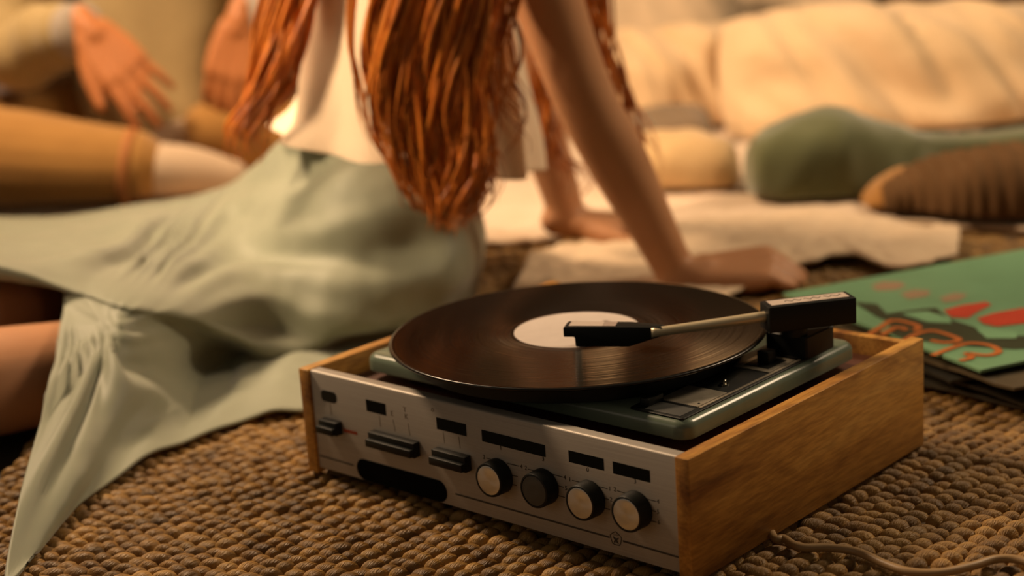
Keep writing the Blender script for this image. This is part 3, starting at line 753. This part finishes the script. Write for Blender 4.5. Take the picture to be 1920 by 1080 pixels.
# ------------------------------------------------------------------ blankets and mat
def flat_cloth(name, label, cat, near_px, far_px, m_, z=.004, seed=0, amp=.012, nu=150, nv=50, thick=.008, rug_a=.006):
    A = crom(np.array([G(u, v, z) for u, v in near_px]), nu); B = crom(np.array([G(u, v, z) for u, v in far_px]), nu)
    ctrl = np.array([A, A*.66+B*.34, A*.33+B*.67, B]); P = crom(ctrl, nv)
    for j in range(nv):
        for i in range(nu):
            p = P[j, i]; e = min(1, j/3)
            if j == 0: p = p+FH*rug_a*2*nz((p[0], p[1], 0), 45, seed)
            h = amp*max(0, .3+nz((p[0], p[1], 0), 5, seed)+.5*nz((p[0], p[1], 0), 17, seed+2))+.25*amp*nz((p[0], p[1], 0), 60, seed+4)
            P[j, i] = p+np.array([0, 0, h*(.25+.75*e)])
    o = build(name, P.reshape(-1, 3), grid_faces(nu, nv), m_, None, True, origin=(P[..., 0].mean(), P[..., 1].mean(), z))
    s = o.modifiers.new('thickness', 'SOLIDIFY'); s.thickness = thick; s.offset = -1 if False else 0
    return tag(o, label, cat)
flat_cloth('blanket', 'woolly cream blanket spread on the floor under the cushions', 'blanket',
  [(-400, 450), (-150, 420), (0, 408), (250, 400), (500, 420), (760, 455), (880, 462), (1000, 455), (1080, 440), (1250, 425), (1400, 418), (1600, 415), (1790, 425), (2000, 440), (2250, 470)],
  [(-400, 215), (-150, 215), (0, 215), (250, 215), (500, 215), (760, 215), (880, 215), (1000, 215), (1080, 215), (1250, 215), (1400, 215), (1600, 215), (1790, 215), (2000, 225), (2250, 240)], M_blanket, .005, 3, .011, 170, 50)
flat_cloth('throw_cloth', 'crumpled off-white cloth with a ragged edge beneath the propped hand', 'cloth',
  [(945, 575), (1050, 585), (1150, 590), (1300, 580), (1400, 535), (1480, 500), (1530, 492), (1590, 480), (1640, 492), (1700, 500), (1795, 478)],
  [(1000, 492), (1060, 468), (1120, 450), (1200, 432), (1270, 422), (1350, 418), (1430, 415), (1520, 415), (1620, 418), (1710, 425), (1800, 436)], M_cream2, .012, 9, .014, 150, 44, .004)

# ------------------------------------------------------------------ people
def body_mesh(name, parts, m_, parent, voxel=.0035, smooth_it=8):
    mb = MB()
    for V, F in parts: mb.add(V, F)
    o = mb.build(name, m_, parent)
    r = o.modifiers.new('one_surface', 'REMESH'); r.mode = 'VOXEL'; r.voxel_size = voxel; r.use_smooth_shade = True
    s = o.modifiers.new('soften', 'SMOOTH'); s.factor = .5; s.iterations = smooth_it
    return o
def unit(v): v = np.asarray(v, float); return v/(np.linalg.norm(v)+1e-12)
def hand(wrist, fwd, up, thumb_side, length=.175, curl=(.2, .35, .3), spread=.14, curls=None, thumb_dir=None):
    # wrist point, finger direction, back-of-hand normal; thumb_side = +1/-1 along cross(up, fwd)
    f = unit(fwd); u = unit(np.asarray(up)-(np.asarray(up)@f)*f); s = np.cross(u, f)*thumb_side
    out = []; L = length/.18
    pl_ = .088*L
    out.append(capsule([wrist-f*.02*L, wrist+f*.015*L], [.021*L, .022*L]))
    base = [.028, .010, -.009, -.027]; flen = [.072, .080, .075, .058]; frad = [.0085, .0088, .0083, .0073]
    for i in range(4):
        k = wrist+f*(pl_-.004*abs(i-1.2)*L)+s*base[i]*L
        out.append(capsule([wrist+f*.012*L+s*base[i]*.55*L, wrist+f*.05*L+s*base[i]*.85*L-u*.002*L, k], [.0165*L, .0155*L, .0115*L]))
        d = unit(f+s*spread*(1.3-i)*.8); p = k; cc = (curls[i] if curls else curl); pts = [k-d*.012*L, k]; ang = 0
        for q, seg in enumerate((.46, .31, .23)):
            ang += cc[q]; dd = d*math.cos(ang)-u*math.sin(ang); p = p+dd*flen[i]*seg*L; pts.append(p)
        out.append(capsule(pts, [frad[i]*1.12*L, frad[i]*1.1*L, frad[i]*L, frad[i]*.93*L, frad[i]*.74*L], 10))
    t0 = wrist+f*.022*L+s*.020*L-u*.004*L; td = unit(f*.72+s*.62-u*.18) if thumb_dir is None else unit(thumb_dir)
    out.append(capsule([t0-td*.01, t0+td*.036*L, t0+td*.036*L+unit(td+f*.4)*.028*L, t0+td*.036*L+unit(td+f*.5)*.05*L], [.0165*L, .0135*L, .0105*L, .008*L], 10))
    return out
def head_parts(c, fwd, up, r=.098):
    f = unit(fwd); u = unit(np.asarray(up)-(np.asarray(up)@f)*f); s = np.cross(f, u); c = np.asarray(c)
    out = [ellipsoid(c+u*.02, [s*r*.76, f*r*.95, u*r*1.0], 24), ellipsoid(c+f*.022-u*.045, [s*r*.62, f*r*.70, u*r*.82], 20)]
    out.append(capsule([c+f*.088+u*.008, c+f*.107-u*.022, c+f*.098-u*.030], [.009, .013, .010], 10))
    out.append(capsule([c+f*.082-u*.060+s*.016, c+f*.090-u*.060, c+f*.082-u*.060-s*.016], [.006, .0085, .006], 8))
    out.append(ellipsoid(c+f*.072-u*.092, [s*.022, f*.02, u*.018], 12))
    for k in (1, -1): out.append(ellipsoid(c+s*k*r*.78-f*.004-u*.004, [s*.008, f*.018, u*.030], 12))
    return out, (f, u, s)
def face_bits(c, fr, parent):
    f, u, s = fr
    for k in (1, -1):
        e = c+f*.083+u*.010+s*k*.031
        V, F = ellipsoid(e, [s*.013, f*.010, u*.008], 14); eo = build('eye', V, F, M_eye, parent)
        V, F = ellipsoid(e+f*.0075, [s*.0055, f*.003, u*.0055], 12); build('iris', V, F, M_iris, eo)
    V, F = capsule([c+f*.085-u*.060+s*.018, c+f*.0945-u*.060, c+f*.085-u*.060-s*.018], [.003, .0055, .003], 8); build('lips', V, F, M_lip, parent)

# --- woman leaning back on her hands -------------------------------------------------
wo = thing('person', 'person with long copper hair, ivory blouse and mint skirt leaning back on hands', 'person', (*G(700, 520, 0)[:2], 0))
pel = Q(690, 372, 1.80); wai = Q(720, 255, 1.78); che = Q(790, -40, 1.78); nec = Q(830, -400, 1.80)
shR = Q(905, -345, 1.66); shL = Q(770, -330, 1.96)
hcw = nec+np.array([0, 0, .155])-RH*.035; 
elR = Q(1085, 160, 1.70); wrR = Q(1268, 512, 1.745)
elL = Q(955, 60, 2.02); wrL = Q(1068, 415, 1.985)
parts = []
parts.append(capsule([pel, wai, che, nec-np.array([0, 0, .10])], [.060, .066, .088, .075], 28))
parts.append(capsule([pel-FH*.02, pel+FH*.06], [.060, .060], 20))
parts.append(capsule([shL, nec-np.array([0, 0, .05]), shR], [.045, .062, .045], 14))
parts.append(capsule([nec-np.array([0, 0, .06]), nec+np.array([0, 0, .09])], [.052, .048], 14))
hp_, fr = head_parts(hcw, -RH*.85+FH*.5, (0, 0, 1)); parts += hp_
def arm(sh, el, wr, k=1.0): return [capsule([sh, sh*.5+el*.5, el, el*.62+wr*.38, el*.25+wr*.75, wr], [.046*k, .039*k, .0335*k, .0335*k, .0265*k, .0225*k], 28)]
parts += arm(shR, elR, wrR); parts += arm(shL, elL, wrL)
wrH = Q(1300, 520, 1.735); hdir = unit(RH*.92-FH*.10+np.array([0, 0, .10]))
parts.append(capsule([wrR, wrH], [.0225, .024], 16))
parts += hand(wrH, hdir, np.array([0, 0, 1.0])-FH*.25, 1, .182, spread=.08,
              curls=[(.75, .85, .5), (.65, .85, .5), (.60, .8, .5), (.55, .75, .5)], thumb_dir=RH*.85-FH*.30+np.array([0, 0, -.25]))
hdl = unit(RH*.95+FH*.05+np.array([0, 0, -.12]))
parts += hand(wrL, hdl, np.array([0, 0, 1.0]), -1, .165, curl=(.15, .25, .2), spread=.12)
# legs: right thigh forward-left with the calf folded back, left leg further off
hipR = pel-FH*.02-np.array([0, 0, .04]); hipL = pel+FH*.06-np.array([0, 0, .04])
knR = Q(-270, 745, 1.37)
parts.append(capsule([hipR, Q(520, 520, 1.74), Q(360, 600, 1.64), Q(190, 676, 1.50), Q(20, 728, 1.43), knR], [.050, .032, .034, .046, .058, .050], 32))
parts.append(capsule([knR, Q(-330, 700, 1.50), Q(-420, 570, 1.72)], [.049, .047, .030], 20))
parts.append(capsule([hipL, Q(400, 450, 1.87), Q(200, 520, 1.75), Q(10, 590, 1.545), Q(-260, 630, 1.50)], [.050, .034, .034, .043, .046], 32))
parts.append(capsule([Q(-260, 620, 1.52), Q(-360, 560, 1.70), Q(-460, 500, 1.90)], [.046, .046, .030], 20))
for i_, (V, F) in enumerate(parts):
    V = np.array(V); V[:, 2] = np.maximum(V[:, 2], .0045); parts[i_] = (V, F)
wb = body_mesh('body', parts, M_skinw, wo); face_bits(hcw, fr, wb)
# blouse: loft of tilted rings
def loft(name, rings, n, nv, m_, parent, disp=None, thick=.002):
    P = np.array(rings)                      # k x n x 3
    P = crom(P, nv)
    if disp is not None:
        cen = P.mean(1, keepdims=True); N = P-cen; N /= np.linalg.norm(N, axis=2, keepdims=True)
        for j in range(nv):
            for i in range(n): P[j, i] += N[j, i]*disp(i/n, j/(nv-1), P[j, i])
    o = build(name, P.reshape(-1, 3), grid_faces(n, nv, True), m_, parent)
    if thick: s = o.modifiers.new('thickness', 'SOLIDIFY'); s.thickness = thick; s.offset = 0
    return o
def ring(uL, vL, uR, vR, b, depth, n=120, pw=1.0):
    A = Q(uL, vL, b); B = Q(uR, vR, b); c = (A+B)/2; h = (B-A)/2; t = np.arange(n)*2*math.pi/n
    return c+np.cos(t)[:, None]*h+np.sin(t)[:, None]*FH*depth
def blouse_d(s, t, p): return (.004+.011*t*t)*(math.sin(s*2*math.pi*7+3*nz(p, 5))*.7+nz(p, 9, 3))*(.4+.6*min(1, t*2))
loft('blouse', [ring(770, -395, 890, -395, 1.80, .075), ring(700, -330, 950, -330, 1.80, .145), ring(610, -180, 965, -180, 1.79, .120), ring(580, 0, 975, 10, 1.78, .112), ring(572, 130, 985, 150, 1.78, .112), ring(548, 205, 1000, 245, 1.78, .118), ring(505, 242, 1006, 318, 1.78, .130)],
     120, 60, M_blouse, wo, blouse_d)
# skirt
g_ = lambda u, v, b: Q(u, v, b)
def fl_(u, v): p = G(u, v, .0035); return p
cols = [
 # far floor,            back slope,            crest,                 front lap,             lap edge,              tuck,                  fan mid,              hem
 [Q(-420, 430, 2.10), Q(-420, 415, 1.98), Q(-420, 450, 1.80), Q(-420, 480, 1.60), Q(-420, 500, 1.50), Q(-420, 503, 1.505), Q(-420, 506, 1.51), Q(-420, 508, 1.515)],
 [Q(-180, 425, 2.10), Q(-180, 405, 1.98), Q(-180, 436, 1.80), Q(-180, 470, 1.58), Q(-180, 492, 1.48), Q(-180, 495, 1.485), Q(-180, 498, 1.49), Q(-180, 500, 1.495)],
 [Q(0, 422, 2.12), Q(0, 405, 2.00), Q(0, 432, 1.82), Q(0, 475, 1.60), Q(0, 508, 1.49), Q(0, 511, 1.495), Q(0, 514, 1.50), Q(0, 516, 1.505)],
 [Q(120, 420, 2.12), Q(120, 398, 2.0), Q(120, 420, 1.82), Q(125, 480, 1.60), Q(128, 538, 1.49), Q(126, 541, 1.495), Q(124, 544, 1.50), Q(122, 547, 1.505)],
 [Q(240, 415, 2.12), Q(240, 392, 2.0), Q(240, 415, 1.82), Q(240, 490, 1.61), Q(238, 564, 1.455), Q(226, 604, 1.425), Q(160, 780, 1.29), fl_(10, 1085)],
 [Q(340, 410, 2.12), Q(340, 385, 2.0), Q(340, 410, 1.82), Q(345, 500, 1.61), Q(330, 580, 1.48), Q(318, 622, 1.475), Q(262, 765, 1.36), fl_(150, 945)],
 [Q(440, 395, 2.10), Q(440, 345, 2.0), Q(445, 375, 1.86), Q(450, 480, 1.66), Q(430, 615, 1.52), Q(415, 650, 1.57), Q(380, 735, 1.47), fl_(330, 835)],
 [Q(540, 370, 2.06), Q(520, 280, 1.90), Q(540, 300, 1.76), Q(555, 470, 1.63), Q(530, 660, 1.56), Q(515, 690, 1.61), Q(500, 730, 1.55), fl_(490, 782)],
 [Q(640, 350, 2.02), Q(590, 255, 1.88), Q(620, 262, 1.69), Q(655, 440, 1.61), Q(650, 620, 1.57), Q(640, 670, 1.61), Q(620, 710, 1.57), fl_(600, 765)],
 [Q(760, 340, 2.00), Q(710, 255, 1.90), Q(735, 268, 1.675), Q(770, 420, 1.62), Q(785, 580, 1.60), Q(790, 610, 1.63), Q(760, 650, 1.62), fl_(740, 690)],
 [Q(860, 345, 2.00), Q(810, 265, 1.90), Q(845, 300, 1.69), Q(868, 420, 1.65), Q(874, 500, 1.65), Q(878, 540, 1.67), Q(876, 580, 1.67), fl_(865, 620)],
 [Q(905, 380, 1.98), Q(870, 290, 1.92), Q(895, 320, 1.82), Q(905, 420, 1.80), Q(905, 470, 1.80), Q(900, 500, 1.80), Q(895, 520, 1.80), fl_(890, 545)],
]
Kc = np.array(cols).transpose(1, 0, 2)
Kc[..., 2] = np.maximum(Kc[..., 2], .0035)
def skirt_d(u, v, p):
    # folds radiating from the pinch at the lap edge
    pk = SP; d = p-pk; r = np.linalg.norm(d); ang = math.atan2(d[2]*1.3, d@RH)
    k = (math.sin(ang*11+2.2*nz(p, 3))+.5*math.sin(ang*23+3*nz(p, 4, 2)))*.009*min(1, (r/.10)**1.6)*math.exp(-r/.45)
    q = ((p-SP)@RH*.6+(p-SP)@FH*.3, p[2]*1.0-.35*((p-SP)@RH), (p-SP)@FH)
    k += .009*nz(p, 6.5, 2)+.007*nz((q[0]*3, q[1]*20, q[2]*3), 1.0, 5)+.0016*nz(p, 40, 7)
    return k*(1-max(0, v-.9)*6)*min(1, (r/.13)**1.3)
SP = Q(236, 572, 1.49)
sk = patch_obj('skirt', Kc, 190, 150, M_skirt, wo, .0025, skirt_d)
for v in sk.data.vertices:
    if v.co.z < .0025: v.co.z = .0025
# hair
def strands(paths, m_, parent, name):
    mb_V = []; mb_F = []; tones = []; nv0 = 0
    for (ctrl, spread, count, r0, r1, wave, freq) in paths:
        ctrl = np.array(ctrl); 
        for k in range(count):
            a = R.random()*2*math.pi; q = math.sqrt(R.random()); off = RH*math.cos(a)*q*spread+FH*math.sin(a)*q*spread*.6
            P = crom(ctrl, 46); t = np.linspace(0, 1, 46)
            ph = R.random()*6.28; fq = freq*(.8+.4*R.random()); wv_ = wave*(.6+.8*R.random())
            taper = 1-.45*t
            P = P+off*taper[:, None]+(np.sin(t*fq*6.28+ph)*wv_*t**.6)[:, None]*RH+(np.cos(t*fq*6.28*.9+ph*1.3)*wv_*t**.6)[:, None]*FH
            ln = .72+.28*R.random(); P = crom(P[:max(8, int(46*ln))], 40)
            rad = (r0+(r1-r0)*R.random())*(np.clip(1.05-np.linspace(0, 1, 40)**3, .08, 1))
            V, F = tube(P, rad, 6); mb_V.append(V); mb_F += [tuple(i+nv0 for i in f) for f in F]; nv0 += len(V)
            tn = .55+.65*R.random(); tones += [tn]*len(V)
    o = build(name, np.concatenate(mb_V), mb_F, m_, parent)
    ca = o.data.color_attributes.new('tone', 'FLOAT_COLOR', 'POINT')
    tt = np.array(tones); ca.data.foreach_set('color', np.c_[tt, tt, tt, np.ones(len(tt))].astype(np.float32).ravel())
    return o
crown = hcw+np.array([0, 0, .10])
sideR = hcw-FH*.085+np.array([0, 0, .02]); sideL = hcw+FH*.085+RH*.0; backh = hcw+RH*.09; fro = hcw-RH*.06-FH*.07
hp_paths = [
 ([crown, sideR+RH*.03, Q(800, -330, 1.60), Q(770, -80, 1.585), Q(745, 120, 1.60), Q(770, 260, 1.61), Q(820, 380, 1.615), Q(850, 450, 1.62)], .038, 170, .0014, .0052, .013, 2.4),
 ([crown, backh-FH*.04, Q(880, -300, 1.60), Q(850, -60, 1.585), Q(840, 130, 1.60), Q(850, 280, 1.61), Q(860, 370, 1.615), Q(855, 430, 1.62)], .038, 150, .0014, .0052, .014, 2.6),
 ([crown, backh-FH*.03, Q(920, -300, 1.61), Q(885, -60, 1.60), Q(885, 120, 1.605), Q(892, 270, 1.61), Q(905, 345, 1.62), Q(880, 420, 1.62)], .024, 60, .0012, .0042, .013, 2.8),
 ([crown, backh, Q(980, -250, 1.64), Q(950, 0, 1.63), Q(945, 140, 1.63), Q(965, 230, 1.63), Q(950, 320, 1.63)], .020, 22, .0012, .0028, .014, 2.8),
 ([crown, sideR, Q(690, -250, 1.60), Q(655, 40, 1.60), Q(668, 150, 1.60), Q(690, 250, 1.60), Q(715, 310, 1.60)], .006, 9, .0012, .0026, .004, 1.6),
 ([crown, fro, Q(640, -300, 1.70), Q(560, -60, 1.70), Q(525, 80, 1.70), Q(498, 180, 1.70), Q(462, 250, 1.70), Q(472, 318, 1.71)], .034, 160, .0014, .0048, .008, 2.0),
 ([crown, backh+FH*.05, Q(1080, -260, 1.92), Q(1110, 20, 1.92), Q(1135, 130, 1.92), Q(1165, 220, 1.92), Q(1200, 300, 1.92), Q(1190, 360, 1.92)], .026, 34, .0014, .0038, .014, 2.2),
 ([crown, backh+FH*.03, Q(1010, -200, 1.90), Q(1020, 150, 1.90), Q(1030, 280, 1.90), Q(1085, 340, 1.90), Q(1045, 420, 1.90)], .018, 16, .0012, .0030, .014, 2.4),
]
ho = strands(hp_paths, M_hair, wo, 'hair'); ho['kind'] = 'stuff'
V, F = ellipsoid(hcw+np.array([0, 0, .030])+RH*.022, [FH*.092, RH*.098, np.array([0, 0, .098])], 24)
V = np.array(V); scalp = build('scalp_hair', V, F, M_hair, wo)
ca = scalp.data.color_attributes.new('tone', 'FLOAT_COLOR', 'POINT'); ca.data.foreach_set('color', np.ones(len(V)*4, np.float32))

# --- person in khaki, cross-legged ---------------------------------------------------
ma = thing('person', 'person in khaki button shirt and mustard trousers sitting cross-legged with hands hanging', 'person', (*G(250, 330, 0)[:2], 0))
mb_ = 2.82
mpel = Q(290, 235, mb_); mche = Q(290, -120, mb_+.02); mnec = Q(290, -440, mb_+.02)
msR = Q(90, -340, mb_); msL = Q(500, -350, mb_)
mhead = mnec+np.array([0, 0, .16])-FH*.03
meR = Q(20, 90, 2.66); mwR = Q(165, 55, 2.56); meL = Q(560, 40, 2.68); mwL = Q(450, 40, 2.60)
mk = Q(-210, 290, 2.52); mfoot = Q(262, 325, 2.46)
parts = [capsule([mpel, mche, mnec-np.array([0, 0, .12])], [.11, .125, .10], 20), capsule([msR, mnec-np.array([0, 0, .06]), msL], [.055, .075, .055], 14), capsule([mnec-np.array([0, 0, .06]), mnec+np.array([0, 0, .10])], [.060, .056], 14)]
hp_, fr = head_parts(mhead, -FH, (0, 0, 1), .104); parts += hp_
parts += arm(msR, meR, mwR, 1.12); parts += arm(msL, meL, mwL, 1.12)
parts += hand(mwR, unit(Q(300, 205, 2.50)-mwR), -FH*.9+np.array([0, 0, .45])+RH*.2, -1, .205, curl=(.12, .2, .15), spread=.13, thumb_dir=unit(Q(185, 200, 2.50)-mwR))
parts += hand(mwL, unit(Q(415, 215, 2.55)-mwL), -FH*1.0+np.array([0, 0, .15]), 1, .195, curl=(.3, .5, .4), spread=.06)
parts = [(np.maximum(np.array(V), [-9, -9, .022]), F) for V, F in parts]
mbod = body_mesh('body', parts, M_skinm, ma, .004, 4); face_bits(mhead, fr, mbod)
def sh_d(s, t, p): return .006*math.sin(s*2*math.pi*6+4*nz(p, 4))*(.3+t)+.010*nz(p, 7, 3)
loft('shirt', [ring(240, -470, 345, -470, mb_+.02, .07), ring(95, -390, 490, -390, mb_+.01, .11), ring(90, -270, 495, -270, mb_, .14), ring(130, -50, 470, -50, mb_, .15), ring(140, 110, 470, 110, mb_-.02, .165), ring(165, 200, 455, 200, mb_-.05, .18), ring(235, 262, 400, 255, mb_-.07, .16)], 120, 46, M_shirt, ma, sh_d)
for v in (20, 100, -70, -160):
    b0 = Q(262, v, mb_-.152-(.025 if v > 50 else 0)); VV, FF = ellipsoid(b0, [RH*.0065, np.array([0, 0, .0065]), FH*.006], 12); build('button', VV, FF, M_tan, ma)
for s_, e_, w_ in ((msR, meR, mwR), (msL, meL, mwL)):
    wq = w_*.86+e_*.14
    P = crom(np.array([s_, s_*.5+e_*.5, e_, e_*.5+wq*.5, wq]), 40); rad = crom(np.array([[.075], [.066], [.062], [.056], [.046]]), 40)[:, 0]
    rad = rad*(1+.07*np.sin(np.arange(40)*1.1)); V, F = tube(P, rad, 18); sl = build('sleeve', V, F, M_shirt, ma)
    V, F = tube(np.array([wq+(e_-wq)*.05, wq, w_*.97+e_*.03]), [.047, .046, .044], 18); build('cuff', V, F, M_cuff, sl)
# trousers and feet
tr = [capsule([mpel-RH*.09, Q(-10, 285, 2.68), mk], [.11, .095, .085], 18), capsule([mk, Q(10, 305, 2.47), Q(150, 315, 2.455), Q(245, 318, 2.45)], [.085, .086, .074, .064], 18),
      capsule([mpel+RH*.09, Q(560, 240, 2.72), Q(690, 250, 2.62)], [.11, .09, .075], 18), capsule([Q(690, 250, 2.62), Q(540, 255, 2.62), Q(400, 250, 2.60)], [.075, .066, .054], 18), capsule([mpel-RH*.07, mpel+RH*.07], [.125, .125], 18)]
tr = [(np.maximum(np.array(V), [-9, -9, .022]), F) for V, F in tr]
trs = body_mesh('trousers', tr, M_mustard, ma, .005, 5)
V, F = tube(np.array([Q(236, 318, 2.45), Q(254, 320, 2.45)]), [.0655, .064], 24); build('trouser_cuff', V, F, mat('rust_hem', (.33, .12, .025), .8)[0], trs)
ft = [capsule([Q(238, 320, 2.45), Q(290, 322, 2.45), Q(360, 325, 2.46), Q(430, 335, 2.47)], [.050, .046, .042, .032], 16), capsule([Q(262, 335, 2.46), Q(270, 345, 2.47)], [.036, .034], 12)]
ft = [(np.maximum(np.array(V), [-9, -9, .022]), F) for V, F in ft]
body_mesh('sock', ft, M_sock, ma, .004, 4)
ft = [capsule([Q(410, 252, 2.60), Q(330, 268, 2.60), Q(285, 290, 2.58)], [.040, .036, .026], 14)]
body_mesh('sock', [(np.maximum(np.array(V), [-9, -9, .022]), F) for V, F in ft], M_sock, ma, .004, 4)
V, F = ellipsoid(mhead+np.array([0, 0, .045])+FH*.02, [RH*.088, FH*.098, np.array([0, 0, .082])], 24); build('hair', V, F, M_hair2, ma)
